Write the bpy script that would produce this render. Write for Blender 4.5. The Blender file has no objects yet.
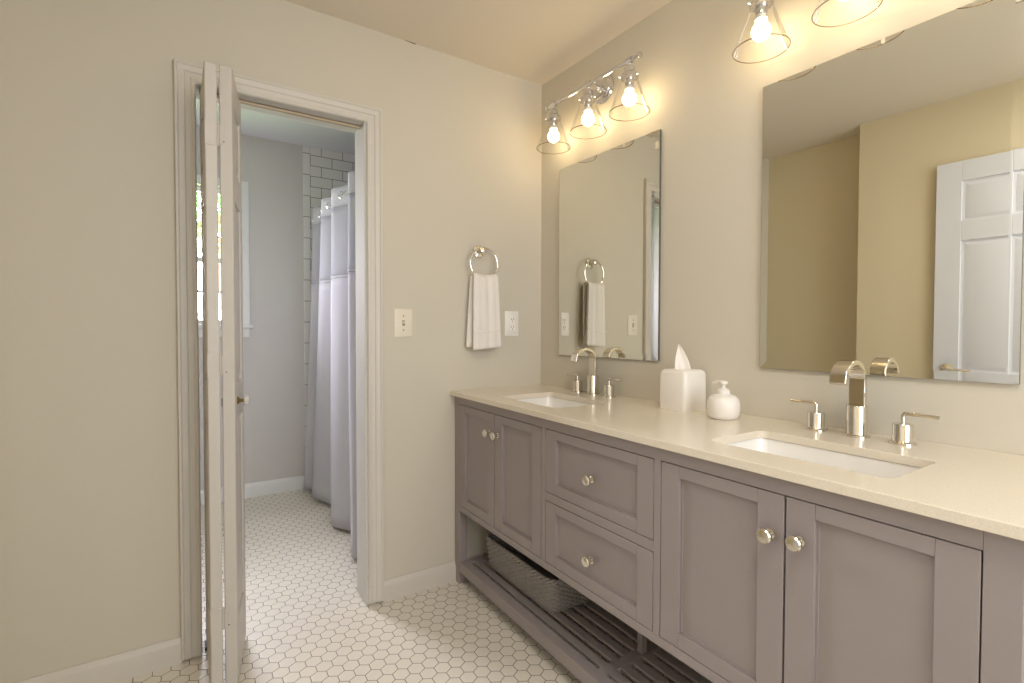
import bpy, bmesh, math, random
from mathutils import Vector, Matrix
random.seed(7)
S = bpy.context.scene
COL = S.collection
PI = math.pi

# ------------------------------------------------------------------ camera, world, lights, exposure
cd = bpy.data.cameras.new('camera'); cam = bpy.data.objects.new('camera', cd); COL.objects.link(cam)
cd.sensor_fit = 'HORIZONTAL'; cd.sensor_width = 36.0
cd.lens = 498.15 / 1024 * 36.0
cd.shift_y = -0.6 / 1024
cd.clip_start = 0.02; cd.clip_end = 100
YAW, PIT, ROL = .5714, -.0224, .002
fw = Vector((math.sin(YAW)*math.cos(PIT), math.cos(YAW)*math.cos(PIT), math.sin(PIT)))
rt = Vector((math.cos(YAW), -math.sin(YAW), 0)); up = rt.cross(fw)
rt, up = rt*math.cos(ROL) + up*math.sin(ROL), -rt*math.sin(ROL) + up*math.cos(ROL)
m3 = Matrix((rt, up, -fw)).transposed()
cam.matrix_world = Matrix.Translation((-1.5032, -2.0643, 1.1589)) @ m3.to_4x4()
S.camera = cam

W = bpy.data.worlds.new('sky'); S.world = W; W.use_nodes = True
bgn = W.node_tree.nodes['Background']
bgn.inputs[0].default_value = (0.92, 0.885, 1.0, 1); bgn.inputs[1].default_value = 41.0

def area_light(name, loc, direction, sx, sy, energy, color, portal=False):
    ld = bpy.data.lights.new(name, 'AREA'); ld.shape = 'RECTANGLE'; ld.size = sx; ld.size_y = sy
    ld.energy = energy; ld.color = color
    if portal: ld.cycles.is_portal = True
    o = bpy.data.objects.new(name, ld); COL.objects.link(o)
    o.location = loc; o.rotation_euler = Vector(direction).to_track_quat('-Z', 'Z').to_euler()
    return o
area_light('portal_bath_window', (-1.56, 1.80, 1.64), (0, -1, 0), .70, .90, 1, (1, 1, 1), True)
area_light('rear_fill_light', (-.85, -3.37, 1.50), (0, 1, 0), 1.5, 1.5, 30, (.86, .915, 1.0))  # soft fill added inside the closed rear window, in place of daylight
area_light('overhead_fill', (-1.1, -2.0, 2.36), (0.05, .05, -1), .45, .45, 10.5, (1.0, .95, .90))  # overhead fill added to even out the room, no known fixture
BULB = 27.0
S.view_settings.view_transform = 'Standard'; S.view_settings.look = 'None'
S.view_settings.gamma = 1.0; S.view_settings.use_curve_mapping = False
S.view_settings.exposure = 0.05
try:
    S.cycles.use_denoising = True; S.cycles.denoising_prefilter = 'ACCURATE'; S.cycles.denoising_input_passes = 'RGB_ALBEDO_NORMAL'
    S.cycles.max_bounces = 10; S.cycles.diffuse_bounces = 6; S.cycles.glossy_bounces = 6; S.cycles.transparent_max_bounces = 16
    S.cycles.caustics_reflective = False; S.cycles.caustics_refractive = False
    S.cycles.sample_clamp_indirect = 4.0
except Exception: pass

# ------------------------------------------------------------------ materials
def lin(c): return tuple(((v/255)/12.92 if v/255 <= .04045 else ((v/255+.055)/1.055)**2.4) for v in c) + (1,)
def mat(name, rgb, rough=.5, metal=0., spec=.5, bump=0., bscale=60., var=0., vscale=5., coat=0.):
    m = bpy.data.materials.new(name); m.use_nodes = True
    nt = m.node_tree; b = nt.nodes['Principled BSDF']
    b.inputs['Base Color'].default_value = lin(rgb); b.inputs['Roughness'].default_value = rough
    b.inputs['Metallic'].default_value = metal; b.inputs['Specular IOR Level'].default_value = spec
    if coat: b.inputs['Coat Weight'].default_value = coat; b.inputs['Coat Roughness'].default_value = .1
    tc = nt.nodes.new('ShaderNodeTexCoord')
    if bump:
        n = nt.nodes.new('ShaderNodeTexNoise'); n.inputs['Scale'].default_value = bscale; n.inputs['Detail'].default_value = 4
        bp = nt.nodes.new('ShaderNodeBump'); bp.inputs['Strength'].default_value = bump; bp.inputs['Distance'].default_value = .002
        nt.links.new(tc.outputs['Object'], n.inputs['Vector']); nt.links.new(n.outputs['Fac'], bp.inputs['Height'])
        nt.links.new(bp.outputs['Normal'], b.inputs['Normal'])
    if var:
        n2 = nt.nodes.new('ShaderNodeTexNoise'); n2.inputs['Scale'].default_value = vscale; n2.inputs['Detail'].default_value = 3
        mx = nt.nodes.new('ShaderNodeMix'); mx.data_type = 'RGBA'
        c = lin(rgb); mx.inputs['A'].default_value = tuple(v*(1-var) for v in c[:3])+(1,); mx.inputs['B'].default_value = tuple(min(1, v*(1+var)) for v in c[:3])+(1,)
        nt.links.new(tc.outputs['Object'], n2.inputs['Vector']); nt.links.new(n2.outputs['Fac'], mx.inputs['Factor'])
        nt.links.new(mx.outputs['Result'], b.inputs['Base Color'])
    return m

M = {}
M['wall'] = mat('wall_paint', (209, 203, 189), .75, bump=.15, bscale=220, spec=.25)
M['ceiling'] = mat('ceiling_paint', (226, 217, 203), .85, bump=.1, bscale=160, spec=.2)
M['bath_ceiling'] = mat('bath_ceiling_paint', (228, 228, 234), .85, bump=.1, bscale=160, spec=.2)
M['wall_bulb_tint'] = mat('bulb_lit_wall_tint', (222, 210, 180), .75, bump=.15, bscale=220, spec=.25)  # left wall yellowed: warm bulb light put into its base colour
M['bath_wall'] = mat('bath_wall_paint', (206, 202, 200), .7, bump=.12, bscale=220, spec=.25)
M['trim'] = mat('trim_paint', (211, 206, 197), .42, bump=.08, bscale=40, var=.015)
M['door_white'] = mat('white_door_paint', (222, 224, 230), .4, bump=.05, bscale=40, var=.01)
M['jamb'] = mat('jamb_paint', (208, 205, 198), .75, bump=.06, bscale=40, spec=.12)
M['trim_cool'] = mat('window_trim_paint', (226, 226, 226), .45, bump=.05, bscale=40)
M['door'] = mat('door_paint', (201, 196, 188), .45, bump=.1, bscale=35, var=.015)
M['vanity'] = mat('vanity_paint', (152, 143, 142), .42, bump=.05, bscale=120, var=.02, vscale=9, spec=.4)
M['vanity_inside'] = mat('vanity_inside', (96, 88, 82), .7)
M['gap_shade'] = mat('painted_gap_shade', (30, 26, 24), .9)
M['porcelain'] = mat('porcelain', (240, 238, 234), .12, var=.005, coat=.5)
M['ceramic'] = mat('matte_ceramic', (238, 234, 228), .35, var=.01)
M['nickel'] = mat('polished_nickel', (222, 217, 207), .10, 1.0, var=.01)
M['nickel_satin'] = mat('satin_nickel', (228, 222, 208), .24, 1.0, var=.02)
M['chrome'] = mat('chrome', (225, 225, 228), .08, 1.0, var=.01)
M['track'] = mat('track_metal', (176, 160, 136), .5, .5, var=.05)
M['brass'] = mat('aged_brass', (120, 100, 60), .35, 1.0, var=.1)
M['iron'] = mat('dark_iron', (50, 44, 40), .5, .6, var=.1)
M['blocker'] = mat('light_blocker', (228, 224, 214), .8, bump=.1, bscale=200)
M['plate'] = mat('cream_plastic', (232, 225, 210), .35, var=.01)
M['plate_white'] = mat('white_plastic', (242, 240, 236), .3, var=.01)
M['slot'] = mat('socket_slots', (45, 40, 38), .6)
M['slot_beige'] = mat('switch_slot', (150, 138, 120), .6)
M['towel'] = mat('terry_cloth', (240, 235, 230), .95, bump=.9, bscale=420, spec=.1, var=.02, vscale=60)
M['tissue'] = mat('tissue_paper', (244, 238, 230), .9, bump=.2, bscale=90, spec=.1)
M['wicker'] = mat('grey_wicker', (158, 153, 149), .75, bump=.5, bscale=130, var=.22, vscale=45)
M['tub'] = mat('tub_enamel', (232, 234, 236), .15, var=.005)
M['bark'] = mat('bark', (90, 72, 55), .9, bump=.8, bscale=25, var=.2)
M['leaf'] = mat('leaves', (86, 140, 62), .6, var=.3, vscale=3)
M['grass'] = mat('lawn', (110, 140, 70), .9, bump=.8, bscale=20, var=.2)
M['crack'] = mat('ceiling_crack_dark', (70, 60, 45), .9)

def cloth_mat(name, rgb, trans, alpha=1.):
    m = bpy.data.materials.new(name); m.use_nodes = True; nt = m.node_tree; nt.nodes.clear()
    out = nt.nodes.new('ShaderNodeOutputMaterial'); d = nt.nodes.new('ShaderNodeBsdfDiffuse'); t = nt.nodes.new('ShaderNodeBsdfTranslucent')
    mx = nt.nodes.new('ShaderNodeMixShader'); mx.inputs[0].default_value = trans
    d.inputs[0].default_value = lin(rgb); t.inputs[0].default_value = lin(rgb)
    tc = nt.nodes.new('ShaderNodeTexCoord'); wv = nt.nodes.new('ShaderNodeTexNoise'); wv.inputs['Scale'].default_value = 300
    bp = nt.nodes.new('ShaderNodeBump'); bp.inputs['Strength'].default_value = .15; bp.inputs['Distance'].default_value = .001
    nt.links.new(tc.outputs['Object'], wv.inputs['Vector']); nt.links.new(wv.outputs['Fac'], bp.inputs['Height']); nt.links.new(bp.outputs[0], d.inputs['Normal'])
    nt.links.new(d.outputs[0], mx.inputs[1]); nt.links.new(t.outputs[0], mx.inputs[2])
    if alpha < 1:
        tr = nt.nodes.new('ShaderNodeBsdfTransparent'); m2 = nt.nodes.new('ShaderNodeMixShader'); m2.inputs[0].default_value = alpha
        nt.links.new(tr.outputs[0], m2.inputs[1]); nt.links.new(mx.outputs[0], m2.inputs[2]); nt.links.new(m2.outputs[0], out.inputs[0])
    else: nt.links.new(mx.outputs[0], out.inputs[0])
    return m
M['curtain'] = cloth_mat('curtain_cloth', (210, 208, 214), .22)
M['sheer'] = cloth_mat('sheer_cloth', (220, 219, 226), .4, .72)

def glass_mat(name, tint, ior=1.3, edge=False):
    m = bpy.data.materials.new(name); m.use_nodes = True; nt = m.node_tree; nt.nodes.clear()
    out = nt.nodes.new('ShaderNodeOutputMaterial'); tr = nt.nodes.new('ShaderNodeBsdfTransparent'); g = nt.nodes.new('ShaderNodeBsdfGlossy')
    tr.inputs[0].default_value = tint; g.inputs['Roughness'].default_value = .03; g.inputs[0].default_value = (.9, .9, .9, 1)
    f = nt.nodes.new('ShaderNodeFresnel'); f.inputs[0].default_value = ior; mx = nt.nodes.new('ShaderNodeMixShader')
    hf = nt.nodes.new('ShaderNodeMath'); hf.operation = 'MULTIPLY'; hf.inputs[1].default_value = .55; nt.links.new(f.outputs[0], hf.inputs[0]); nt.links.new(hf.outputs[0], mx.inputs[0]); nt.links.new(tr.outputs[0], mx.inputs[1]); nt.links.new(g.outputs[0], mx.inputs[2]); nt.links.new(mx.outputs[0], out.inputs[0])
    return m
M['glass'] = glass_mat('clear_glass', (.985, .98, .97, 1), 1.2)
M['pane'] = glass_mat('window_glass', (.97, .98, .98, 1), 1.2)
M['rim'] = mat('glass_rim_edge', (112, 92, 62), .15, 0., .6)
M['knob_glass'] = mat('cut_glass_knob', (214, 210, 206), .1, 0., .8)
M['mirror'] = mat('mirror_silver', (236, 236, 228), .0, 1.0)
M['mirror'].node_tree.nodes['Principled BSDF'].inputs['Roughness'].default_value = 0.0
M['mirror_back'] = mat('mirror_edge', (92, 92, 86), .3)
M['clip'] = mat('clear_plastic_clip', (214, 204, 184), .2, 0., .6)

def emis(name, rgb, st):
    m = bpy.data.materials.new(name); m.use_nodes = True; nt = m.node_tree; nt.nodes.clear()
    o = nt.nodes.new('ShaderNodeOutputMaterial'); e = nt.nodes.new('ShaderNodeEmission'); e.inputs[0].default_value = rgb; e.inputs[1].default_value = st
    nt.links.new(e.outputs[0], o.inputs[0]); return m
M['bulb'] = emis('lit_bulb', (1.0, .75, .42, 1), BULB)

def counter_mat():
    m = mat('cream_quartz', (232, 222, 202), .2, coat=.15)
    nt = m.node_tree; b = nt.nodes['Principled BSDF']; tc = nt.nodes.new('ShaderNodeTexCoord')
    v = nt.nodes.new('ShaderNodeTexNoise'); v.inputs['Scale'].default_value = 380; v.inputs['Detail'].default_value = 2
    r = nt.nodes.new('ShaderNodeValToRGB'); r.color_ramp.elements[0].position = .3; r.color_ramp.elements[1].position = .62
    r.color_ramp.elements[0].color = lin((221, 211, 193)); r.color_ramp.elements[1].color = lin((230, 221, 204))
    nt.links.new(tc.outputs['Object'], v.inputs['Vector']); nt.links.new(v.outputs['Fac'], r.inputs[0]); nt.links.new(r.outputs[0], b.inputs['Base Color'])
    return m
M['counter'] = counter_mat()

def hex_floor():
    m = bpy.data.materials.new('white_hex_tile'); m.use_nodes = True; nt = m.node_tree; b = nt.nodes['Principled BSDF']
    N = nt.nodes.new; L = nt.links.new
    P = .0522; sy = P*math.sqrt(3)
    geo = N('ShaderNodeNewGeometry')
    def vm(op, a, c=None):
        n = N('ShaderNodeVectorMath'); n.operation = op
        for i, x in enumerate((a, c)):
            if x is None: continue
            if isinstance(x, tuple): n.inputs[i].default_value = x
            else: L(x, n.inputs[i])
        return n
    def mt(op, a, c=None):
        n = N('ShaderNodeMath'); n.operation = op
        for i, x in enumerate((a, c)):
            if x is None: continue
            if isinstance(x, (int, float)): n.inputs[i].default_value = x
            else: L(x, n.inputs[i])
        return n.outputs[0]
    p = vm('SUBTRACT', geo.outputs['Position'], (-.713 - 40*P, -.476 - 40*sy, 0)).outputs[0]
    s = (P, sy, 1.); h = (P/2, sy/2, .5)
    def cell(q):
        md = vm('MODULO', q, s).outputs[0]; return vm('SUBTRACT', md, h).outputs[0]
    a = cell(vm('ADD', p, (P/2, sy/2, 0)).outputs[0]); c = cell(p)
    def hexd(q):
        ab = vm('ABSOLUTE', q).outputs[0]; sp = N('ShaderNodeSeparateXYZ'); L(ab, sp.inputs[0])
        d2 = mt('ADD', mt('MULTIPLY', sp.outputs[0], .5), mt('MULTIPLY', sp.outputs[1], math.sqrt(3)/2))
        return mt('MAXIMUM', sp.outputs[0], d2)
    d = mt('MINIMUM', hexd(a), hexd(c))
    edge = mt('SUBTRACT', P/2, d)                      # distance to tile edge
    mr = N('ShaderNodeMapRange'); mr.inputs['From Min'].default_value = .0006; mr.inputs['From Max'].default_value = .0014
    L(edge, mr.inputs['Value'])
    nz = N('ShaderNodeTexNoise'); nz.inputs['Scale'].default_value = 4.; L(geo.outputs['Position'], nz.inputs['Vector'])
    tcol = N('ShaderNodeMix'); tcol.data_type = 'RGBA'; tcol.inputs['A'].default_value = lin((222, 215, 202)); tcol.inputs['B'].default_value = lin((236, 229, 216)); L(nz.outputs['Fac'], tcol.inputs['Factor'])
    mx = N('ShaderNodeMix'); mx.data_type = 'RGBA'; mx.inputs['A'].default_value = lin((78, 68, 56)); L(mr.outputs[0], mx.inputs['Factor']); L(tcol.outputs['Result'], mx.inputs['B'])
    L(mx.outputs['Result'], b.inputs['Base Color'])
    rr = N('ShaderNodeMapRange'); rr.inputs['To Min'].default_value = .9; rr.inputs['To Max'].default_value = .32; L(mr.outputs[0], rr.inputs['Value']); L(rr.outputs[0], b.inputs['Roughness'])
    m2 = N('ShaderNodeMapRange'); m2.inputs['From Max'].default_value = .004; L(edge, m2.inputs['Value'])
    bp = N('ShaderNodeBump'); bp.inputs['Strength'].default_value = .35; bp.inputs['Distance'].default_value = .0015; L(m2.outputs[0], bp.inputs['Height']); L(bp.outputs[0], b.inputs['Normal'])
    return m
M['hex'] = hex_floor()

def subway(name, w, h, offset, ox, oz):
    m = bpy.data.materials.new(name); m.use_nodes = True; nt = m.node_tree; b = nt.nodes['Principled BSDF']; N = nt.nodes.new; L = nt.links.new
    geo = N('ShaderNodeNewGeometry'); sp = N('ShaderNodeSeparateXYZ'); L(geo.outputs['Position'], sp.inputs[0])
    cb = N('ShaderNodeCombineXYZ')
    ax = N('ShaderNodeMath'); ax.operation = 'ADD'; ax.inputs[1].default_value = ox; L(sp.outputs[0], ax.inputs[0])
    az = N('ShaderNodeMath'); az.operation = 'ADD'; az.inputs[1].default_value = oz; L(sp.outputs[2], az.inputs[0])
    L(ax.outputs[0], cb.inputs[0]); L(az.outputs[0], cb.inputs[1])
    br = N('ShaderNodeTexBrick'); br.offset = offset; br.inputs['Scale'].default_value = 1.; br.inputs['Brick Width'].default_value = w; br.inputs['Row Height'].default_value = h
    br.inputs['Mortar Size'].default_value = .0017; br.inputs['Mortar Smooth'].default_value = .1; br.inputs['Bias'].default_value = 0
    br.inputs['Color1'].default_value = lin((232, 230, 230)); br.inputs['Color2'].default_value = lin((226, 225, 226)); br.inputs['Mortar'].default_value = lin((62, 58, 58))
    L(cb.outputs[0], br.inputs['Vector']); L(br.outputs['Color'], b.inputs['Base Color'])
    b.inputs['Roughness'].default_value = .18
    bp = N('ShaderNodeBump'); bp.inputs['Strength'].default_value = .4; bp.inputs['Distance'].default_value = .002; bp.invert = True
    L(br.outputs['Fac'], bp.inputs['Height']); L(bp.outputs[0], b.inputs['Normal'])
    return m
M['subway'] = subway('white_subway_tile', .152, .0755, .5, .771, 0)
M['subway_edge'] = subway('white_edge_tile', .5, .1515, .0, .9, 0)

# ------------------------------------------------------------------ mesh helpers
class MB:
    def __init__(s): s.bm = bmesh.new()
    def box(s, x0, x1, y0, y1, z0, z1, slot=0):
        vs = [s.bm.verts.new((x, y, z)) for x in (x0, x1) for y in (y0, y1) for z in (z0, z1)]
        for f in ((0,1,3,2), (4,6,7,5), (0,4,5,1), (2,3,7,6), (0,2,6,4), (1,5,7,3)):
            fc = s.bm.faces.new([vs[i] for i in f]); fc.material_index = slot
        return s
    def rings(s, rs, cap0=True, cap1=True, closed=True, slot=0, loop=False):
        R = [[s.bm.verts.new(p) for p in r] for r in rs]; n = len(R[0])
        seq = list(zip(R, R[1:])) + ([(R[-1], R[0])] if loop else [])
        for a, b in seq:
            for i in range(n if closed else n-1):
                j = (i+1) % n
                f = s.bm.faces.new((a[i], a[j], b[j], b[i])); f.material_index = slot
        if cap0 and not loop and closed: s.bm.faces.new(list(reversed(R[0]))).material_index = slot
        if cap1 and not loop and closed: s.bm.faces.new(R[-1]).material_index = slot
        return s
    def lathe(s, prof, c=(0,0,0), axis='z', n=24, cap0=True, cap1=True, slot=0):
        rs = []
        for r, h in prof:
            ring = []
            for i in range(n):
                a = 2*PI*i/n; u, v = max(r, 1e-5)*math.cos(a), max(r, 1e-5)*math.sin(a)
                p = {'z': (u, v, h), 'x': (h, u, v), 'y': (v, h, u), '-x': (-h, u, -v), '-y': (u, -h, v)}[axis]
                ring.append((c[0]+p[0], c[1]+p[1], c[2]+p[2]))
            rs.append(ring)
        return s.rings(rs, cap0, cap1, slot=slot)
    def tube(s, pts, r, n=10, loop=False, slot=0, flat=None):
        pts = [Vector(p) for p in pts]; m = len(pts); rs = []; prev = None
        for i, p in enumerate(pts):
            if loop: t = (pts[(i+1) % m]-pts[i-1]).normalized()
            else: t = (pts[min(i+1, m-1)]-pts[max(i-1, 0)]).normalized()
            if prev is None:
                a = Vector((0,0,1)) if abs(t.z) < .9 else Vector((1,0,0)); u = t.cross(a).normalized()
            else: u = (prev - t*prev.dot(t)).normalized()
            v = t.cross(u); prev = u
            rr = r[i] if isinstance(r, (list, tuple)) else r
            rs.append([p + u*rr*math.cos(2*PI*k/n) + v*rr*math.sin(2*PI*k/n) for k in range(n)])
        return s.rings(rs, loop=loop, slot=slot)
    def prism(s, poly, h0, h1, axis='z', slot=0):
        def P(p, h): return {'z': (p[0], p[1], h), 'y': (p[0], h, p[1]), 'x': (h, p[0], p[1])}[axis]
        return s.rings([[P(p, h0) for p in poly], [P(p, h1) for p in poly]], slot=slot)
    def build(s, name, m, parent=None, bevel=0, seg=2, smooth=True, sharp=35, solid=0, loc=None, rz=0):
        bmesh.ops.recalc_face_normals(s.bm, faces=s.bm.faces)
        me = bpy.data.meshes.new(name); s.bm.to_mesh(me); s.bm.free()
        for mm in (m if isinstance(m, (list, tuple)) else [m]): me.materials.append(mm)
        if smooth:
            for p in me.polygons: p.use_smooth = True
            me.set_sharp_from_angle(angle=math.radians(sharp))
        o = bpy.data.objects.new(name, me); COL.objects.link(o)
        if parent: o.parent = parent
        if loc: o.location = loc
        if rz: o.rotation_euler = (0, 0, rz)
        if solid:
            md = o.modifiers.new('thickness', 'SOLIDIFY'); md.thickness = solid; md.offset = 0
        if bevel:
            md = o.modifiers.new('bevel', 'BEVEL'); md.width = bevel; md.segments = seg; md.limit_method = 'ANGLE'; md.angle_limit = math.radians(40)
        return o

def empty(name, loc, rz=0):
    o = bpy.data.objects.new(name, None); o.empty_display_size = .05; COL.objects.link(o); o.location = loc; o.rotation_euler = (0, 0, rz); return o
def tag(o, label=None, cat=None, group=None, kind=None):
    if label: o['label'] = label
    if cat: o['category'] = cat
    if group: o['group'] = group
    if kind: o['kind'] = kind
    return o
def struct(o, label, cat='wall'): return tag(o, label, cat, None, 'structure')
def copy_tree(o, parent=None):
    c = o.copy(); COL.objects.link(c)
    if parent: c.parent = parent
    for ch in list(o.children): copy_tree(ch, c)
    return c
def rrect(x0, x1, y0, y1, r, n=5):
    out = []
    for cx, cy, a0 in ((x1-r, y1-r, 0), (x0+r, y1-r, PI/2), (x0+r, y0+r, PI), (x1-r, y0+r, 1.5*PI)):
        for k in range(n+1):
            a = a0 + PI/2*k/n; out.append((cx+r*math.cos(a), cy+r*math.sin(a)))
    return out

# ------------------------------------------------------------------ room constants
TH = math.atan(.0335)                      # the vanity wall is not quite square to the back wall
def wl(s, off=0, z=0):                     # a point on the vanity wall: s along it, off out into the room
    return (math.sin(TH)*s - math.cos(TH)*off, -math.cos(TH)*s - math.sin(TH)*off, z)
H = 2.395; HB = 2.475                      # ceilings
OX0, OX1, OZ = -1.487, -.888, 2.012        # doorway in the back wall
WT = .135                                  # thickness of the back wall
FY = 1.78                                  # far wall of the shower room
YR = -3.45

# ------------------------------------------------------------------ room shell
b = MB(); b.box(-2.7, .45, YR-.1, FY+.15, -.06, 0); struct(b.build('floor', M['hex'], smooth=False), 'white hexagonal tile floor with dark grout lines', 'floor')
b = MB(); b.box(-2.4, .35, YR-.1, WT/2, H, H+.08); struct(b.build('ceiling', M['ceiling'], smooth=False), 'smooth off-white ceiling over the vanity room', 'ceiling')
b = MB(); b.box(-2.7, .45, WT/2, FY+.15, HB, HB+.08); struct(b.build('ceiling_shower_room', M['bath_ceiling'], smooth=False), 'white ceiling of the shower room beyond the doorway', 'ceiling')
b = MB(); b.box(-2.7, OX0, 0, WT, 0, HB+.05); b.box(OX1, .3, 0, WT, 0, HB+.05); b.box(OX0, OX1, 0, WT, OZ, HB+.05)
struct(b.build('wall_back', M['wall'], smooth=False), 'greige wall with the doorway, towel ring and light switch')
b = MB(); b.box(0, .12, -3.7, .12, 0, H+.05)
struct(b.build('wall_right', M['wall'], smooth=False, rz=TH), 'greige wall behind the double vanity carrying two mirrors')
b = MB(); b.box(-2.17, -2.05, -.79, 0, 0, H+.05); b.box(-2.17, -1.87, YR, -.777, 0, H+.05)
struct(b.build('wall_left', M['wall_bulb_tint'], smooth=False), 'greige wall with a jog, seen only in the large mirror')
b = MB(); wx0, wx1, wz0, wz1 = -1.6, -.1, .75, 2.25
b.box(-2.17, wx0, YR-.12, YR, 0, H+.05); b.box(wx1, .35, YR-.12, YR, 0, H+.05); b.box(wx0, wx1, YR-.12, YR, 0, wz0); b.box(wx0, wx1, YR-.12, YR, wz1, H+.05)
struct(b.build('wall_rear', M['wall'], smooth=False), 'greige wall with a window behind the camera')
# shower room walls
wa, wb, wc, wd = -1.90, -1.225, 1.19, 2.10
b = MB(); b.box(-2.7, wa, FY, FY+.13, 0, HB+.05); b.box(wb, .3, FY, FY+.13, 0, HB+.05); b.box(wa, wb, FY, FY+.13, 0, wc); b.box(wa, wb, FY, FY+.13, wd, HB+.05)
struct(b.build('wall_far', M['bath_wall'], smooth=False), 'pale grey far wall of the shower room holding the window')
b = MB(); b.box(-2.7, -2.58, WT, FY, 0, HB+.05); struct(b.build('wall_shower_room_left', M['bath_wall'], smooth=False), 'pale grey left wall of the shower room')
b = MB(); b.box(.06, .18, WT, FY, 0, HB+.05); struct(b.build('wall_shower_room_right', M['subway'], smooth=False), 'wall at the long side of the bathtub')
b = MB(); b.box(-.771, .06, FY-.010, FY, 0, HB); struct(b.build('wall_tile', M['subway'], smooth=False), 'white subway tile with dark grout at the end of the tub')
b = MB(); b.box(-.820, -.772, FY-.011, FY, 0, HB); struct(b.build('trim_tile', M['subway_edge'], bevel=.003), 'column of upright white edge tiles beside the subway tile', 'trim')
b = MB(); b.prism([(-.724, H-.0005), (-.676, H-.0005), (-.676, H-.0032), (-.700, H-.0020)], -.0025, .0, 'y'); b2 = MB()
struct(b.build('trim_crack', M['crack'], smooth=False), 'short dark crack where the ceiling meets the back wall', 'crack')

# baseboards: profile (depth, height)
BB = [(0, 0), (.014, 0), (.014, .066), (.011, .074), (.007, .080), (.005, .088), (0, .088)]
def baseboard(name, p0, p1, normal, m, label, sc=1.0):
    p0, p1, n = Vector(p0), Vector(p1), Vector(normal)
    b = MB(); b.rings([[p + n*d + Vector((0, 0, h*sc)) for d, h in BB] for p in (p0, p1)])
    return struct(b.build(name, m, sharp=25), label, 'baseboard')
baseboard('baseboard_back', (-.831, 0, 0), (-.002, 0, 0), (0, -1, 0), M['trim'], 'painted baseboard between the doorway and the vanity')
baseboard('baseboard_back_left', (-2.05, 0, 0), (-1.543, 0, 0), (0, -1, 0), M['trim'], 'painted baseboard left of the doorway')
baseboard('baseboard_right', wl(.02), wl(3.4), (-1, -.0335, 0), M['trim'], 'painted baseboard behind the vanity')
baseboard('baseboard_left', (-1.87, -3.44, 0), (-1.87, -.78, 0), (1, 0, 0), M['trim'], 'painted baseboard of the left wall')
baseboard('baseboard_far', (-2.58, FY, 0), (-.821, FY, 0), (0, -1, 0), M['trim_cool'], 'white baseboard under the shower room window', 1.12)

# door casing and jamb
def casing():
    b = MB()
    prof = [(0, 0), (.0, .010), (.004, .014), (.012, .014), (.015, .011), (.030, .012), (.034, .016), (.050, .018), (.054, .022), (.060, .022), (.062, .018), (.062, 0)]
    for side in (-1, 1):                               # outward from the opening
        x = OX0 if side < 0 else OX1
        lo = [(x + side*(d-.004), -h, .012 if True else 0) for d, h in prof]
        hi = [(x + side*(d-.004), -h, OZ - .004 + d) for d, h in prof]
        b.rings([lo, hi])
    l = [(OX0 + .004 - d, -h, OZ - .004 + d) for d, h in prof]; r = [(OX1 - .004 + d, -h, OZ - .004 + d) for d, h in prof]
    b.rings([l, r])
    return struct(b.build('trim_1', M['trim'], sharp=20), 'white moulded casing around the doorway', 'door frame')
casing()
b = MB(); b.box(OX0-.004, OX0+.002, -.002, WT, 0.004, OZ+.004); b.box(OX1-.012, OX1+.004, -.002, WT, .004, OZ+.004); b.box(OX0, OX1, -.002, WT, OZ-.001, OZ+.004)
struct(b.build('trim_2', M['jamb'], bevel=.001), 'white painted jamb lining the doorway', 'door frame')
b = MB()
for x0, x1, z0, z1 in ((OX0-.06, OX0-.0, .012, OZ+.06), (OX1, OX1+.06, .012, OZ+.06), (OX0, OX1, OZ, OZ+.06)): b.box(x0, x1, WT, WT+.016, z0, z1)
struct(b.build('trim_3', M['trim_cool'], bevel=.003), 'white casing on the shower room side of the doorway', 'door frame')

# window of the shower room
def window(name, x0, x1, z0, z1, y, face, label, mull=(), rail=None, m=M['trim_cool']):
    r = empty(name, ((x0+x1)/2, y, z0)); struct(r, label, 'window'); cx = (x0+x1)/2
    def L(v): return v - cx
    f = face                                           # +1: room is on the +y side, -1: on the -y side
    def bx(b, xa, xb, ya, yb, za, zb): b.box(L(xa), L(xb), min(f*ya, f*yb), max(f*ya, f*yb), za-z0, zb-z0)
    b = MB(); w = .058
    bx(b, x0-w, x0, 0, .016, z0, z1+w); bx(b, x1, x1+w, 0, .016, z0, z1+w); bx(b, x0, x1, 0, .016, z1, z1+w)
    b.build('casing', m, r, bevel=.003)
    b = MB(); bx(b, x0-w-.02, x1+w+.02, -.06, .045, z0-.024, z0); b.build('window_sill', m, r, bevel=.004)
    b = MB(); bx(b, x0-w, x1+w, 0, .014, z0-.085, z0-.024); b.build('apron', m, r, bevel=.003)
    b = MB(); t = .032
    bx(b, x0, x0+t, -.10, -.05, z0, z1); bx(b, x1-t, x1, -.10, -.05, z0, z1); bx(b, x0, x1, -.10, -.05, z0, z0+t); bx(b, x0, x1, -.10, -.05, z1-t, z1)
    if rail: bx(b, x0, x1, -.10, -.05, rail-.016, rail+.016)
    b.build('sash_frame', m, r, bevel=.002)
    for zz in mull:
        b = MB(); bx(b, x0+t, x1-t, -.085, -.065, zz-.008, zz+.008); b.build('glazing_bar', m, r)
    b = MB(); bx(b, x0+t, x1-t, -.077, -.073, z0+t, z1-t); b.build('pane', M['pane'], r, smooth=False)
    return r
window('window_1', wa, wb, wc, wd, FY, -1, 'sash window glimpsed past the folded door leaves', (1.41,), 1.62)
window('window_2', wx0, wx1, wz0, wz1, YR, 1, 'window with an added blind in the wall behind the camera', (), 1.5)
b = MB(); b.box(wx0+.002, wx1-.002, YR-.045, YR-.042, wz0+.002, wz1-.03); b.tube([(wx0+.004, YR-.03, wz1-.022), (wx1-.004, YR-.03, wz1-.022)], .018, 14)  # added out of view to keep sky light from the rear window
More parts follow.
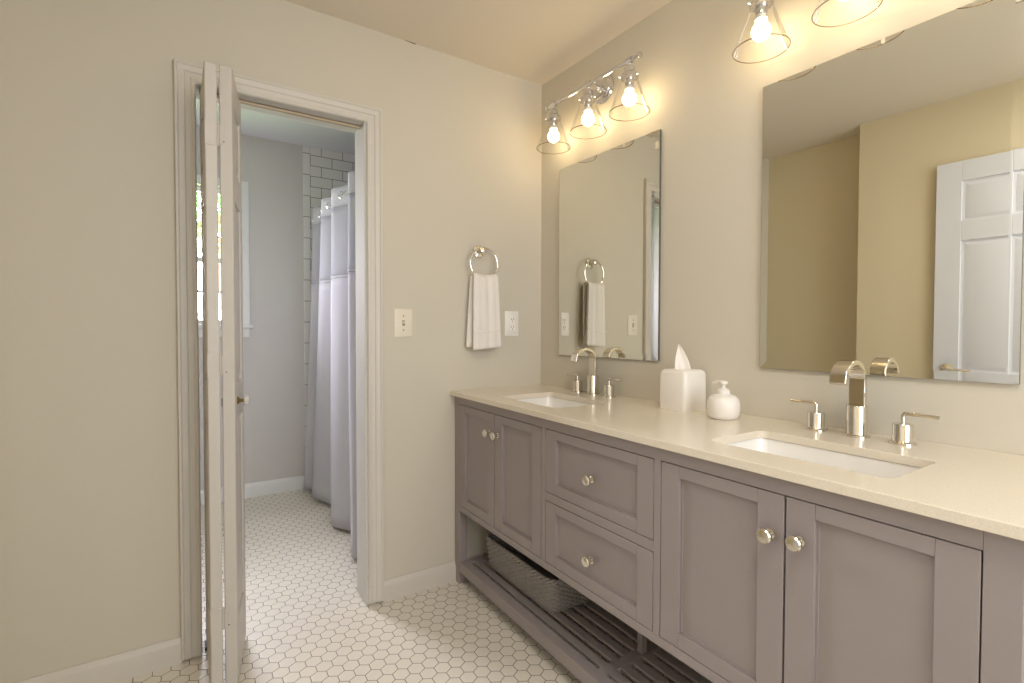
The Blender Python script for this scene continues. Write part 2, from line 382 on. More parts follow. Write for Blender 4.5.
struct(b.build('blocker', M['blocker']), 'added unseen light blind drawn over the window behind the camera', 'blocker')

# ------------------------------------------------------------------ folding door (two leaves folded back into the room)
def leaf(parent, front, rear, T, name='leaf'):
    fx, fy = front; rx, ry = rear; Lw = math.hypot(rx-fx, ry-fy); ang = math.atan2(ry-fy, rx-fx)
    b = MB(); z0, z1 = .012, 1.985; h = T/2; st = .062; zs = (z0, .20, .86, .96, 1.66, 1.74, z1-.09, z1)
    b.box(0, st, -h, h, z0, z1); b.box(Lw-st, Lw, -h, h, z0, z1)
    for a, c in ((z0, .20), (.86, .98), (1.58, 1.68), (z1-.10, z1)): b.box(st, Lw-st, -h, h, a, c)
    o = b.build(name, M['door'], parent, bevel=.0035); o.location = (fx, fy, 0); o.rotation_euler = (0, 0, ang)
    for a, c in ((.20, .86), (.98, 1.58), (1.68, z1-.10)):
        p = MB(); x0, x1 = st-.002, Lw-st+.002
        for sg in (-1, 1):
            p.rings([[(x0, sg*.001, a), (x1, sg*.001, a), (x1, sg*.001, c), (x0, sg*.001, c)], [(x0, sg*(h-.009), a), (x1, sg*(h-.009), a), (x1, sg*(h-.009), c), (x0, sg*(h-.009), c)],
                     [(x0+.012, sg*(h-.010), a+.012), (x1-.012, sg*(h-.010), a+.012), (x1-.012, sg*(h-.010), c-.012), (x0+.012, sg*(h-.010), c-.012)],
                     [(x0+.035, sg*(h-.002), a+.035), (x1-.035, sg*(h-.002), a+.035), (x1-.035, sg*(h-.002), c-.035), (x0+.035, sg*(h-.002), c-.035)]], cap0=False)
        p.build('raised_panel', M['door'], o, sharp=20)
    return o, ang
door = empty('door_1', (OX0, 0, 0)); struct(door, 'narrow white folding door folded back, seen edge on', 'door')
def dl(p): return (p[0]-OX0, p[1])
lA, aA = leaf(door, dl((-1.4465, -.25)), dl((-1.4535, .045)), .034)
lB, aB = leaf(door, dl((-1.4065, -.25)), dl((-1.360, .040)), .036)
for z in (.235, 1.045, 1.768):
    for lf, x0, x1, sg in ((lA, -.0015, -.0001, 1), (lB, -.0015, -.0001, -1)):
        b = MB()                                       # painted hinge leaf let into the door edge
        if sg > 0: b.box(x0-.0006, .0, -.0125, .0168, z-.038, z+.038)
        else:
            b.prism([(.0175, z-.03), (.010, z-.03), (.003, z-.018), (.003, z+.018), (.010, z+.03), (.0175, z+.03)], x0-.0006, .0, 'x')
        b.build('hinge_plate', M['door'], lf, bevel=.0005)
    b = MB(); b.lathe([(.0030, z-.036), (.0030, z+.036)], (0, 0, 0)); k = b.build('hinge_pin', M['door'], lB); k.location = (.002, .0210, 0)
    b = MB(); b.lathe([(.0025, 0), (.0018, .0012)], (-.0021, .006, z-.022), 'x', 8); b.build('hinge_screw', M['iron'], lB)
# glass knob and catch
b = MB(); b.lathe([(.013, 0), (.013, .004), (.006, .006), (.006, .018), (.008, .019)], (.072, -.018, .922), '-y', 16); kb = b.build('knob_stem', M['brass'], lB)
b = MB(); b.lathe([(.008, .018), (.014, .020), (.017, .025), (.017, .029), (.012, .034), (.004, .036)], (.072, -.018, .922), '-y', 8); b.build('glass_knob', M['knob_glass'], lB, sharp=10)
b = MB(); b.box(.012, .040, .0178, .0212, .912, .938); b.build('catch', M['iron'], lB, bevel=.001)
b = MB(); b.tube([(.014, .045, OZ-.011), (.585, .045, OZ-.011)], .008, 12); tr = b.build('track', M['track'], door)
b = MB(); b.box(.012, .587, .036, .054, OZ-.004, OZ-.001); b.build('track_bracket', M['trim'], door)
for p, zz in ((dl((-1.4535, .045)), (1.985, 2.0)), (dl((-1.360, .040)), (1.972, 1.99))):
    b = MB(); b.lathe([(.005, zz[0]-.004), (.005, zz[1]-.008)], (p[0]+(.03 if zz[0] > 1.98 else 0), p[1], 0)); b.build('pivot_pin', M['iron'], door)
b = MB(); b.box(.012, .05, .02, .07, 0, .012); b.lathe([(.005, .010), (.005, .024)], (.032, .045, 0)); b.build('floor_pivot', M['iron'], door)

# panelled door seen in the large mirror
def panel_door():
    r = empty('door_2', (-1.83, -1.152, 0)); struct(r, 'white six panel door standing open, seen in the large mirror', 'door')
    b = MB(); Wd = .76; T = .035; st = .105; cs = (Wd-3*st)/2; z0, z1 = .01, 2.045
    rows = ((.22, .86), (.945, 1.63), (1.73, 1.94))
    zr = [z0, .22, .86, .945, 1.63, 1.73, 1.94, z1]
    for y0 in (0, st+cs, 2*(st+cs)): b.box(-T, 0, -y0-st, -y0, z0, z1)
    for a, c in ((z0, .22), (.86, .945), (1.63, 1.73), (1.94, z1)):
        for y0 in (st, 2*st+cs): b.box(-T, 0, -y0-cs, -y0, a, c)
    b.build('door_slab', M['door_white'], r, bevel=.002)
    for a, c in rows:
        for y0 in (st, 2*st+cs):
            p = MB(); ya, yb = -y0-cs, -y0
            R = lambda d, x: [(x, ya+d, a+d), (x, yb-d, a+d), (x, yb-d, c-d), (x, ya+d, c-d)]
            p.rings([R(0, -.03), R(0, -.010), R(.012, -.011), R(.034, -.004)]); p.build('raised_panel', M['door_white'], r, sharp=20)
    b = MB(); b.lathe([(.028, 0), (.028, .006), (.012, .010), (.010, .045)], (0, -.06, .955), 'x', 20); h = b.build('handle_rose', M['nickel_satin'], r)
    b = MB(); b.tube([(.042, -.06, .955), (.05, -.075, .955), (.05, -.12, .953), (.046, -.165, .951)], [.009, .009, .008, .006], 10); b.build('lever', M['nickel_satin'], h)
panel_door()

# ------------------------------------------------------------------ vanity
VX = -.49                                              # face plane
van = empty('bathroom_vanity', (-.26, -.93, 0))
tag(van, 'long taupe double vanity cabinet with shaker doors and open slatted shelf', 'vanity cabinet')
def V(b, x0, x1, y0, y1, z0, z1): b.box(x0+.26, x1+.26, y0+.93, y1+.93, z0, z1)
YL, YRt = -.004, -1.866
for (xa, xb) in ((VX, VX+.042), (-.052, -.010)):
    for (ya, yb) in ((-.046, YL), (YRt, YRt+.046)):
        b = MB(); V(b, xa, xb, ya, yb, 0, .859); b.build('leg', M['vanity'], van, bevel=.0015)
b = MB(); V(b, VX, VX+.02, YRt+.046, -.046, .823, .859); b.build('top_rail', M['vanity'], van, bevel=.001)
b = MB(); V(b, VX, VX+.02, YRt+.046, -.046, .337, .3625); b.build('bottom_rail', M['vanity'], van, bevel=.001)
for ya, yb in ((-.7015, -.6785), (-1.1985, -1.1765)):
    b = MB(); V(b, VX, VX+.02, ya, yb, .3625, .823); b.build('stile', M['vanity'], van, bevel=.001)
b = MB(); V(b, VX, VX+.02, -1.1765, -.7015, .577, .605); b.build('drawer_rail', M['vanity'], van, bevel=.001)
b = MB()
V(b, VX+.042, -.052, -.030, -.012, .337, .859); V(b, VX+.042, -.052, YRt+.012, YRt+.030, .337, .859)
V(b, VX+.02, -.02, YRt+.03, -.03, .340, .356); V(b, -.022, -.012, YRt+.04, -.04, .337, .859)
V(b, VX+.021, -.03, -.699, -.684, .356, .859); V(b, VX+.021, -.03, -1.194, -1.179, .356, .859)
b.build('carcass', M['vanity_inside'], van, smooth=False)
b = MB(); V(b, VX+.0205, VX+.024, YRt+.046, -.046, .3565, .829); b.build('gap_shade_sheet', M['gap_shade'], van, smooth=False)  # near-black sheet painting the shade in the gaps around doors and drawers

knob_prof = [(.0105, 0), (.0105, .003), (.006, .005), (.0055, .014), (.009, .018), (.0158, .021), (.0158, .026), (.0135, .029), (.006, .0305), (.001, .031)]
def knob(parent, y, z):
    b = MB(); b.lathe(knob_prof, (VX+.26, y+.93, z), '-x', 20); return b.build('knob', M['nickel_satin'], parent)
def shaker(name, ya, yb, za, zb, ks, fr=.056):
    g = .0022; ya += g; yb -= g; za += g; zb -= g
    b = MB()
    V(b, VX, VX+.019, ya, ya+fr, za, zb); V(b, VX, VX+.019, yb-fr, yb, za, zb)
    V(b, VX, VX+.019, ya+fr+.0003, yb-fr-.0003, za, za+fr*.62 if name == 'drawer' else za+.036); V(b, VX, VX+.019, ya+fr+.0003, yb-fr-.0003, zb-.030, zb)
    lo = za + (fr*.62 if name == 'drawer' else .036); hi = zb-.030
    o = b.build(name, M['vanity'], van, bevel=.0008, seg=1)
    p = MB(); q = lambda d, x: [(x+.26, ya+fr+d+.93, lo+d), (x+.26, yb-fr-d+.93, lo+d), (x+.26, yb-fr-d+.93, hi-d), (x+.26, ya+fr+d+.93, hi-d)]
    p.rings([q(-.001, VX+.018), q(-.001, VX+.0075), q(.0045, VX+.0075), q(.0050, VX+.0105)]); p.build('inset_panel', M['vanity'], o, smooth=False)
    for (ky, kz) in ks: knob(o, ky, kz)
    return o
shaker('door', -.3585, -.046, .3625, .823, [(-.3265, .742)])
shaker('door', -.6785, -.3585, .3625, .823, [(-.3890, .742)])
shaker('drawer', -1.1765, -.7015, .605, .823, [(-.938, .708)])
shaker('drawer', -1.1765, -.7015, .3625, .577, [(-.938, .462)])
shaker('door', -1.5185, -1.1985, .3625, .823, [(-1.4885, .734)])
shaker('door', -1.820, -1.5185, .3625, .823, [(-1.5485, .740)])
# slatted shelf near the floor
b = MB(); V(b, VX+.002, VX+.044, YRt+.046, -.046, .055, .102); b.build('shelf_rail', M['vanity'], van, bevel=.0015)
b = MB(); V(b, -.050, -.014, YRt+.046, -.046, .055, .102); b.build('shelf_rail', M['vanity'], van, bevel=.0015)
for ya, yb in ((-.085, -.046), (-.955, -.918), (YRt+.046, YRt+.085)):
    b = MB(); V(b, VX+.044, -.050, ya, yb, .080, .101); b.build('shelf_crossbar', M['vanity'], van, bevel=.001)
xs = VX+.044+.014
while xs + .030 < -.045:
    b = MB()
    for ya, yb in ((-.918, -.085), (YRt+.085, -.955)): V(b, xs, xs+.030, ya, yb, .0905, .101)
    b.build('shelf_slat', M['vanity'], van, bevel=.001); xs += .0497
b = MB(); V(b, -.278, -.256, -.947, -.926, .101, .339); b.build('centre_post', M['vanity'], van, bevel=.001)

# ------------------------------------------------------------------ countertop with two sink openings
CX0 = -.512
SINKS = ((-.42, -.155, -.665, -.285), (-.405, -.168, -1.668, -1.276))
def countertop():
    bm = bmesh.new()
    yE = -1.885
    outer = [(CX0, -.0015), (-.0005, -.0015), (wl(1.886, .001)[0], yE), (CX0, yE)]
    loops = [outer] + [rrect(*s, .022) for s in SINKS]
    edges = []
    for lp in loops:
        vs = [bm.verts.new((x+.25, y+.94, 0)) for x, y in lp]
        for i in range(len(vs)): edges.append(bm.edges.new((vs[i], vs[(i+1) % len(vs)])))
    bmesh.ops.triangle_fill(bm, use_beauty=True, use_dissolve=False, edges=edges)
    r = bmesh.ops.extrude_face_region(bm, geom=bm.faces[:])
    for v in [g for g in r['geom'] if isinstance(g, bmesh.types.BMVert)]: v.co.z += .0205
    mb = MB(); mb.bm.free(); mb.bm = bm
    o = mb.build('countertop', M['counter'], None, smooth=False, loc=(-.25, -.94, .8595))
    md = o.modifiers.new('bevel', 'BEVEL'); md.width = .0016; md.segments = 2; md.limit_method = 'ANGLE'; md.angle_limit = math.radians(50)
    return tag(o, 'cream stone countertop running the length of the vanity', 'countertop')
countertop()

def sink(s, label):
    x0, x1, y0, y1 = s; cx, cy = (x0+x1)/2, (y0+y1)/2; hx, hy = (x1-x0)/2, (y1-y0)/2
    r = empty('sink', (cx, cy, .70)); tag(r, label, 'sink', 'undermount sinks')
    R = lambda d, z, rad: [(x, y, z) for x, y in rrect(-hx-d, hx+d, -hy-d, hy+d, rad)]
    b = MB()
    b.rings([R(.020, .1585, .035), R(.004, .1585, .026), R(.002, .150, .026), R(-.008, .075, .03), R(-.018, .035, .04), R(-.045, .018, .04), R(-.085, .013, .03), R(-.112, .010, .01)][:-1], cap0=False, cap1=True)
    b.rings([R(.020, .1585, .035), R(.020, .150, .035), R(.010, .146, .03), R(.002, .07, .03), R(-.010, .025, .04), R(-.05, .004, .04), R(-.09, .0, .03)], cap0=False, cap1=True)
    b.build('basin', M['porcelain'], r, sharp=50)
    b = MB(); b.lathe([(.021, .0), (.021, .003), (.014, .004), (.012, .002), (.001, .0025)], (0, 0, .0135)); b.build('drain', M['nickel'], r)
sink(SINKS[0], 'white sink let into the counter nearest the back wall')
sink(SINKS[1], 'white sink let into the counter in front of the large mirror')

def faucet(y, x, label):
    r = empty('faucet', (x, y, .88)); tag(r, label, 'faucet', 'polished widespread faucets')
    b = MB(); b.lathe([(.031, 0), (.031, .005), (.025, .007), (.0242, .009), (.0242, .080), (.0232, .082), (.012, .082)], (0, 0, 0), n=28); base = b.build('spout_base', M['nickel'], r)
    # flat ribbon spout: up, over in a half circle, short drop
    pts = [(.002, .07), (.002, .12), (.002, .150)]
    for k in range(1, 13):
        a = PI*k/13; pts.append((.002 - .052*(1-math.cos(a)), .152 + .044*math.sin(a)))
    pts += [(-.103, .150), (-.106, .143)]
    b = MB(); rs = []
    for i, p in enumerate(pts):
        q0, q1 = pts[max(i-1, 0)], pts[min(i+1, len(pts)-1)]; tx, tz = q1[0]-q0[0], q1[1]-q0[1]; l = math.hypot(tx, tz); nx, nz = -tz/l, tx/l
        t, w = .0065, .0195
        rs.append([(p[0]+nx*u, v, p[1]+nz*u) for u, v in ((-t, -w), (t, -w), (t, w), (-t, w))])
    b.rings(rs); b.build('spout', M['nickel'], r, bevel=.0022, sharp=40)
    for sg in (1, -1):
        b = MB(); b.lathe([(.0285, 0), (.0285, .0045), (.0225, .007), (.0218, .008), (.0218, .048), (.0208, .0495), (.006, .0495), (.0055, .066), (.001, .066)], (0, sg*.1015, 0), n=24)
        hb = b.build('handle_base', M['nickel'], r)
        b = MB(); b.tube([(0, sg*.1015, .060), (0, sg*.1015, .070), (0, sg*.1045, .0745), (0, sg*.110, .0755), (0, sg*.140, .0745), (0, sg*.173, .0735)], [.0055, .0055, .0052, .0048, .0045, .0045], 12)
        b.build('lever', M['nickel'], hb)
faucet(-.437, -.040, 'polished faucet with two levers behind the sink nearest the back wall')
faucet(-1.455, -.030, 'polished faucet with two levers below the large mirror')

# ------------------------------------------------------------------ things on the counter
r = empty('tissue_box', (-.044, -.912, .88)); tag(r, 'square white tissue box cover with one tissue standing up', 'tissue box')
b = MB(); q = lambda d, z, rad: [(x, y, z) for x, y in rrect(-.0605-d, .0605+d, -.058-d, .058+d, rad, 4)]
b.rings([q(-.001, 0, .014), q(0, .003, .014), q(-.001, .124, .014), q(-.004, .134, .014), q(-.012, .140, .010)], cap1=False)
lip = []
def ovl(a, bb, z): 
    base = rrect(-.0605, .0605, -.058, .058, .014, 4)
    return [(a*math.cos(math.atan2(y, x)), bb*math.sin(math.atan2(y, x)), z) for x, y in base]
b2 = b.rings([q(-.012, .140, .010), ovl(.032, .022, .1405), ovl(.030, .020, .136), ovl(.030, .020, .05)], cap0=False, cap1=True)
b.build('box_cover', M['ceramic'], r, sharp=60)
b = MB(); rows = []
for i in range(9):
    t = i/8; z = .11 + .118*t; wdt = .030*(1-t**2.2)+.001
    row = []
    for k in range(11):
        u = k/5-1; a = wdt*u - .016*t**1.5; c = .008*math.sin(3*u+2*t)*(1-.5*t)
        row.append((.84*a + .54*c, -.54*a + .84*c, z))
    rows.append(row)
b.rings(rows, closed=False); b.build('tissue', M['tissue'], r, solid=.0012, sharp=70)

r = empty('soap_dispenser', (-.09, -1.104, .88)); tag(r, 'squat white soap pump bottle beside the tissue box', 'soap dispenser')
b = MB(); b.lathe([(.034, 0), (.041, .002), (.0465, .012), (.0490, .032), (.0485, .050), (.044, .064), (.036, .072), (.022, .0765), (.019, .0775)], n=32); b.build('bottle', M['ceramic'], r, sharp=60)
b = MB(); b.lathe([(.0195, .0765), (.0205, .079), (.0195, .090), (.012, .095), (.0055, .097), (.0055, .108)], n=24); b.build('pump_collar', M['ceramic'], r)
b = MB(); b.lathe([(.006, .107), (.0125, .109), (.0125, .116), (.009, .119), (.001, .120)], n=20); b.tube([(0, .006, .1145), (0, .020, .1145), (0, .034, .111), (0, .038, .108)], [.0055, .005, .0042, .0035], 10); b.build('pump_head', M['ceramic'], r)

# ------------------------------------------------------------------ mirrors
def mirror(s0, s1, label, clips):
    z0, z1 = 1.039, 1.928; w = s1-s0; h = z1-z0
    r = empty('mirror', wl((s0+s1)/2, .0015, z0), TH); tag(r, label, 'mirror', 'bevelled frameless mirrors')
    b = MB(); q = lambda x, d: [(x, -w/2+d, d), (x, w/2-d, d), (x, w/2-d, h-d), (x, -w/2+d, h-d)]
    b.rings([q(0, 0), q(-.0103, 0)], cap1=False); b.build('mirror_backing', M['mirror_back'], r, smooth=False)
    b = MB(); b.rings([q(-.0104, 0), q(-.0112, .022)], cap0=False, cap1=False); b.build('bevel', M['mirror'], r, smooth=False)
    b = MB(); b.rings([q(-.0112, .022), q(-.0112, .0222)], cap0=False); b.build('glass', M['mirror'], r, smooth=False)
    for s, z, ang in clips:
        b = MB(); y = (s0+s1)/2 - s
        if ang: b.box(-.0145, -.0112, y-.004, y+.011, z-z0-.014, z-z0+.014)
        else: b.box(-.0145, -.0115, y-.0045, y+.0045, z-z0-.016, z-z0+.002)
        b.build('clip', M['clip'], r, bevel=.001)
mirror(.156, .750, 'small tall mirror beside the corner reflecting the hand towel', ((.57, 1.929, 0), (.741, 1.87, 1)))
mirror(1.153, 1.744, 'large mirror on the right reflecting an open white door', ((1.475, 1.929, 0), (1.735, 1.90, 1)))

# ------------------------------------------------------------------ vanity lights
def vanity_light():
    r = empty('vanity_light', wl(.438, 0, 2.199), TH)
    b = MB(); b.lathe([(.061, .001), (.061, .006), (.057, .012), (.048, .014), (.046, .019), (.030, .021), (.001, .022)], (0, .0, .005), '-x', 40); b.build('backplate', M['chrome'], r, sharp=30)
    b = MB(); b.lathe([(.017, .018), (.017, .030), (.011, .034), (.011, .080), (.013, .082), (.013, .102), (.006, .105)], (0, 0, .0), '-x', 24); b.build('arm', M['chrome'], r)
    b = MB(); b.lathe([(.0085, -.282), (.0085, .282)], (-.092, 0, 0), 'y', 16)
    for e in (-1, 1): b.lathe([(.0105, .268), (.0125, .270), (.0125, .282), (.010, .286), (.001, .287)], (-.092, 0, 0), 'y' if e > 0 else '-y', 16)
    b.build('bar', M['chrome'], r)
    for y in (.230, 0, -.230):
        b = MB()
        b.lathe([(.013, -.014), (.013, .014)], (-.092, y, 0), 'y', 16)
        b.lathe([(.006, .0), (.006, -.018), (.011, -.020), (.013, -.024), (.019, -.028), (.021, -.036), (.021, -.046), (.024, -.050), (.0335, -.056), (.0345, -.062), (.0345, -.070), (.030, -.070)], (-.092, y, 0), n=28)
        b.lathe([(.017, -.060), (.0175, -.088), (.0155, -.098), (.012, -.098)], (-.092, y, 0), n=20)
        cup = b.build('lamp_holder', M['chrome'], r)
        for k in range(3):
            a = 2*PI*k/3 + .5; b = MB(); d = Vector((math.cos(a), math.sin(a), 0)); c0 = Vector((-.092, y, -.066)) + d*.034
            b.tube([c0, c0+d*.004, c0+d*.0045, c0+d*.010], [.002, .002, .0042, .0038], 10); b.build('thumb_screw', M['chrome'], cup)
        b = MB(); b.lathe([(.0295, -.067), (.033, -.078), (.078, -.199)], (-.092, y, 0), n=48, cap0=False, cap1=False)
        ring = [(-.092+.078*math.cos(2*PI*k/48), y+.078*math.sin(2*PI*k/48), -.199) for k in range(48)]
        b.tube(ring, .0013, 6, loop=True, slot=1)
        b.build('glass_shade', [M['glass'], M['rim']], r, sharp=60)
        b = MB(); b.lathe([(.0125, -.090), (.0135, -.103), (.0165, -.112)], (-.092, y, 0), n=20); sk = b.build('bulb_collar', M['plate_white'], r)
        prof = [(.0165, -.112)] + [(.027*math.cos(t), -.146 - .027*math.sin(t)) for t in [(-1.05 + k*(PI/2+1.04)/12) for k in range(13)]]
        b = MB(); b.lathe(prof, (-.092, y, 0), n=28); b.build('bulb', M['bulb'], r)
    return r
la = vanity_light(); tag(la, 'three lamp chrome wall light above the small mirror', 'wall light', 'vanity wall lights')
lb = copy_tree(la); lb.location = wl(1.418, 0, 2.204); tag(lb, 'three lamp chrome wall light above the large mirror', 'wall light', 'vanity wall lights')

# ------------------------------------------------------------------ towel ring and towel
r = empty('towel_ring', (-.366, 0, 1.524)); tag(r, 'round chrome towel ring on the wall between switch and outlet', 'towel ring')
b = MB(); b.lathe([(.029, 0), (.029, .004), (.026, .009), (.012, .012), (.010, .044), (.012, .046), (.012, .054), (.006, .057)], (-.002, 0, 0), '-y', 28); b.build('wall_post', M['nickel'], r)
b = MB(); b.tube([(.005+.072*math.sin(2*PI*k/56), -.047, -.060+.072*math.cos(2*PI*k/56)) for k in range(56)], .0046, 10, loop=True); b.build('ring', M['nickel'], r)

def towel():
    r = empty('hand_towel', (-.359, -.047, 1.06)); tag(r, 'white hand towel hanging through the chrome ring', 'towel')
    NU, b = 22, MB(); rows = []
    path = []                                          # (layer y, z above base, side: -1 back, 1 front)
    for k in range(15): path.append((.016, .020 + k*(.322/14), -1))
    for k in range(1, 8):
        a = PI*k/8; path.append((.016*math.cos(a), .342 + .014*math.sin(a), math.sin(a-PI/2)))
    for k in range(18): path.append((-.017, .342 - k*(.332/17), 1))
    for (y, z, sd) in path:
        t = max(0, min(1, (.350 - z)/.34)); row = []
        half = .062 + .011*t**.7; shift = (-.001 + .005*t) if sd > 0 else (-.012*t - .001)
        for i in range(NU+1):
            u = i/NU*2-1
            rip = .003*math.sin(5.5*u+.8)*(.35+.65*(1-t)) + .002*math.sin(11*u)
            sag = -.009*(1-u*u)*max(0, 1-t*2.2)
            zz = z + sag + (.006*u*t if sd > 0 else .004*u*t)
            band = .0022 if (sd > .9 and .092 < z < .100) else 0
            row.append((u*half + shift, y*(1+.25*t) + rip*(1 if sd > 0 else .7) + band, zz))
        rows.append(row)
    b.rings(rows, closed=False)
    o = b.build('towel_cloth', M['towel'], r, solid=.013, sharp=80)
    s = o.modifiers.new('sub', 'SUBSURF'); s.levels = 1; s.render_levels = 1
    b = MB(); y0 = -.0338
    rw = []
    for zz in (.0895, .096):
        rw.append([(u*.0710+.0030, -.0277 + .003*math.sin(5.5*u+.8)*.51, zz+.0045*u) for u in [k/14*2-1 for k in range(15)]])
    b.rings(rw, closed=False); b.build('woven_band', M['tissue'], r, solid=.002, sharp=80)
towel()

# ------------------------------------------------------------------ switch and outlet
r = empty('light_switch', (-.735, 0, 1.187)); tag(r, 'cream light switch plate beside the doorway', 'light switch')
b = MB(); b.rings([[(x, -d, z) for x, z in rrect(-.041+i, .041-i, -.061+i, .061-i, .004)] for d, i in ((0, 0), (.003, 0), (.0055, .003))]); b.build('switch_plate', M['plate'], r, sharp=50)
b = MB(); b.box(-.0055, .0055, -.0065, -.0055, -.012, .012); b.build('toggle_slot', M['slot_beige'], r)
b = MB(); b.prism([(-.0055, -.004), (-.018, .004), (-.018, .009), (-.0055, .007)], -.004, .004, 'x'); b.build('toggle', M['plate'], r, bevel=.0008)
for z in (-.03, .03):
    b = MB(); b.lathe([(.0035, .0055), (.0030, .0068), (.001, .007)], (0, 0, z), '-y', 12); b.build('screw', M['slot_beige'], r)
r = empty('wall_outlet', (-.179, 0, 1.189)); tag(r, 'white double socket outlet beside the hand towel', 'outlet')
b = MB(); b.rings([[(x, -d, z) for x, z in rrect(-.039+i, .039-i, -.061+i, .061-i, .004)] for d, i in ((0, 0), (.003, 0), (.0055, .003))]); b.build('outlet_plate', M['plate_white'], r, sharp=50)
b = MB(); b.box(-.0165, .0165, -.0085, -.005, -.034, .034); rc = b.build('receptacle', M['plate_white'], r, bevel=.001)
for z in (-.019, .019):
    for x in (-.0063, .0063):
        b = MB(); b.box(x-.0013, x+.0013, -.0089, -.0083, z-.001, z+.008); b.build('slot', M['slot'], rc, smooth=False)
    b = MB(); b.lathe([(.0027, .0083), (.0027, .0089)], (0, 0, z-.008), '-y', 12); b.build('ground_hole', M['slot'], rc)
for z in (-.0035, .0035):
    b = MB(); b.box(-.006, .006, -.0095, -.0083, z-.0024, z+.0024); b.build('test_button', M['plate'], rc, bevel=.0004)

# ------------------------------------------------------------------ wicker basket on the slatted shelf
def basket():
    cx, cy = -.285, -.365; r = empty('wicker_basket', (cx, cy, .1015)); tag(r, 'grey woven wicker basket on the slatted vanity shelf', 'basket')
    hx, hy, Hh = .098, .245, .118
    def per(d, n):                                    # n points evenly spaced along a rounded rectangle grown by d
        poly = rrect(-hx-d, hx+d, -hy-d, hy+d, .035+d, 8); L = [0]
        for i in range(len(poly)): L.append(L[-1] + math.dist(poly[i], poly[(i+1) % len(poly)]))
        out = []; j = 0
        for k in range(n):
            t = L[-1]*k/n
            while L[j+1] < t: j += 1
            a, c = poly[j], poly[(j+1) % len(poly)]; f = (t-L[j])/(L[j+1]-L[j]); p = (a[0]+(c[0]-a[0])*f, a[1]+(c[1]-a[1])*f)
            tx, ty = c[0]-a[0], c[1]-a[1]; l = math.hypot(tx, ty); out.append((p, (ty/l, -tx/l)))
        return out
    NS = 84; b = MB(); nr = 13
    for k in range(nr):
        z = .005 + k*(Hh-.006)/nr; d = .014*z/Hh; pts = []
        for i, (p, n) in enumerate(per(d, NS*2)):
            off = (.0032 if (i//2 + k) % 2 else -.0032) if i % 2 == 0 else 0
            pts.append((p[0]+n[0]*off, p[1]+n[1]*off, z))
        b.tube(pts, .0043, 6, loop=True)
    for (p, n), (q, n2) in zip(per(0, NS), per(.014, NS)): b.tube([(p[0], p[1], .002), (q[0], q[1], Hh)], .0026, 5)
    b.box(-hx+.004, hx-.004, -hy+.004, hy-.004, 0, .005)
    b.build('woven_body', M['wicker'], r, sharp=80)
    b = MB(); A, B2 = [], []; N = NS*3
    for i, (p, n) in enumerate(per(.014, N)):
        ph = 2*PI*i/9; A.append((p[0]+n[0]*.005*math.cos(ph), p[1]+n[1]*.005*math.cos(ph), Hh+.004+.005*math.sin(ph)))
        B2.append((p[0]-n[0]*.005*math.cos(ph), p[1]-n[1]*.005*math.cos(ph), Hh+.004-.005*math.sin(ph)))
    b.tube(A, .0055, 6, loop=True); b.tube(B2, .0055, 6, loop=True); b.build('braided_rim', M['wicker'], r, sharp=80)
basket()

# ------------------------------------------------------------------ bathtub, rod and shower curtain
r = empty('bathtub', (-.33, .96, 0)); tag(r, 'white bathtub behind the shower curtain', 'bathtub')
b = MB(); R = lambda d, z, rad: [(x, y, z) for x, y in rrect(-.36+d, .38-d, -.80+d, .80-d, rad)]
b.rings([R(0, 0, .01), R(0, .41, .01), R(.006, .42, .01), R(.06, .42, .08), R(.075, .40, .08), R(.10, .20, .10), R(.14, .12, .12), R(.24, .10, .1)]); b.build('tub_shell', M['tub'], r, sharp=50)
b = MB(); b.lathe([(.025, 0), (.025, .004), (.001, .005)], (0, -.5, .101)); b.build('tub_drain', M['chrome'], r)

RX, RZ = -.742, 1.950
r = empty('curtain_rod', (RX, WT, RZ)); tag(r, 'chrome shower curtain rod running to the tiled wall', 'curtain rod')
b = MB(); b.tube([(0, 0, 0), (0, FY-.010-WT, 0)], .0125, 16); b.build('rod', M['chrome'], r)
for y, ax in ((0, 'y'), (FY-.0105-WT, '-y')):
    b = MB(); b.lathe([(.03, .0005), (.03, .006), (.018, .012), (.014, .02)], (0, y, 0), ax, 24); b.build('rod_flange', M['chrome'], r)

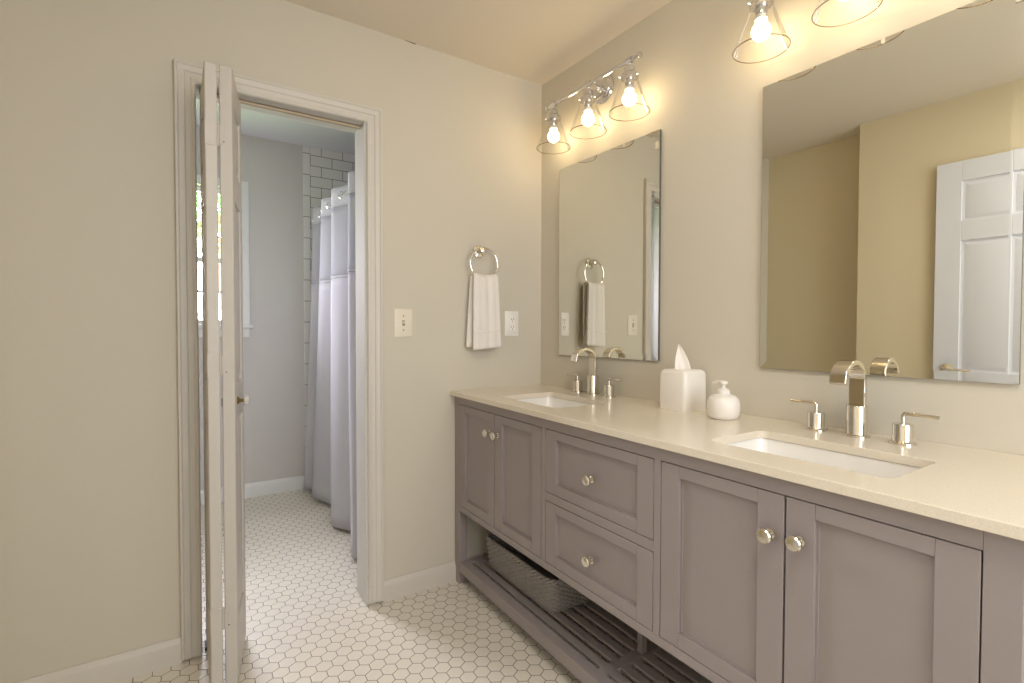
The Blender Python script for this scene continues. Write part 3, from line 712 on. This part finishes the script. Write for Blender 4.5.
def curtain():
    r = empty('shower_curtain', (RX, .95, .02)); tag(r, 'white shower curtain with a sheer upper band hanging over the tub side', 'shower curtain')
    top = [(1.745, -1), (1.60, 0), (1.46, 1), (1.32, 2), (1.19, 3), (1.055, 4), (.87, 5), (.686, 6), (.50, 7), (.33, 8), (.21, 9)]
    bot = [(1.745, -1), (1.68, 0), (1.60, 1), (1.51, 2), (1.20, 3), (.92, 4), (.66, 5), (.44, 6), (.36, 7), (.28, 8), (.20, 9)]
    def yat(k, t):
        i = min(int(math.floor(k))+1, len(top)-2); f = k - math.floor(k) if i == int(math.floor(k))+1 else 1.
        y0 = top[i][0]*(1-t) + bot[i][0]*t; y1 = top[i+1][0]*(1-t) + bot[i+1][0]*t
        return y0 + (y1-y0)*f
    def sheet(z0, z1, nz):
        b = MB(); rows = []
        for j in range(nz+1):
            z = z0 + (z1-z0)*j/nz; t = 1-(z-.02)/1.98; row = []
            for i in range(121):
                k = -1 + 10*i/120; A = .030 + .020*t
                x = RX - .012 - .028*t - A*math.cos(PI*k) - .012*t*math.sin(2.2*k+1) + .003*math.sin(9*k+5*t)
                row.append((x-RX, yat(k, t)-.95 + .006*math.sin(3*k+4*t)*t, z-.02))
            rows.append(row)
        return b.rings(rows, closed=False)
    sheet(.022, 1.465, 24).build('curtain_cloth', M['curtain'], r, solid=.0015, sharp=80)
    sheet(1.465, 1.885, 8).build('sheer_band', M['sheer'], r, solid=.001, sharp=80)
    sheet(1.885, 2.0, 4).build('header', M['curtain'], r, solid=.003, sharp=80)
    sheet(1.461, 1.475, 1).build('seam', M['curtain'], r, solid=.0045, sharp=80)
    for k in range(0, 9):
        y0 = yat(k+.5, .025); y1 = yat(k+.35, .025); y2 = yat(k+.65, .025)
        A = .0305; x1, x2 = -.012 - A*math.cos(PI*(k+.35)), -.012 - A*math.cos(PI*(k+.65))
        tv = Vector((x2-x1, y2-y1, 0)).normalized(); c = Vector((-.012, y0-.95, RZ-.02))
        pts = [c + tv*.021*math.cos(2*PI*i/24) + Vector((0, 0, .021*math.sin(2*PI*i/24))) for i in range(24)]
        b = MB(); b.tube(pts, .0048, 8, loop=True); b.build('grommet', M['chrome'], r)
curtain()

# ------------------------------------------------------------------ outside the shower room window
b = MB(); b.box(-8, 6, FY+.2, 16, -.6, -.5); struct(b.build('ground', M['grass'], smooth=False), 'lawn outside the shower room window', 'ground')
r = empty('tree', (-1.0, 7.2, -.5)); tag(r, 'leafy green tree outside the shower room window', 'tree')
b = MB(); b.tube([(0, 0, 0), (.06, 0, 1.2), (-.05, .05, 2.6), (.05, 0, 4.2)], [.16, .13, .10, .05], 10)
for a in range(6):
    q = a*1.05; b.tube([(0, 0, 2.4+.2*a), (.9*math.cos(q), .9*math.sin(q), 3.0+.2*a), (1.6*math.cos(q), 1.6*math.sin(q), 3.3+.25*a)], [.06, .04, .02], 6)
b.build('trunk', M['bark'], r)
bm = bmesh.new()
for _ in range(5200):
    a, e, q = random.uniform(0, 2*PI), random.uniform(-1, 1), random.random()**.45
    p = Vector((2.3*q*math.cos(a)*math.sqrt(1-e*e), 1.8*q*math.sin(a)*math.sqrt(1-e*e), 4.15 + 1.45*q*e))
    d = Vector((random.gauss(0, 1), random.gauss(0, 1), random.gauss(0, .6))).normalized(); u = d.orthogonal().normalized(); w = random.uniform(.05, .09)
    vs = [bm.verts.new(p + x*w*d + y*w*u*.5) for x, y in ((-1, 0), (0, -1), (1, 0), (0, 1))]; bm.faces.new(vs)
mb = MB(); mb.bm.free(); mb.bm = bm; fo = mb.build('foliage', M['leaf'], r, smooth=False); fo['kind'] = 'stuff'
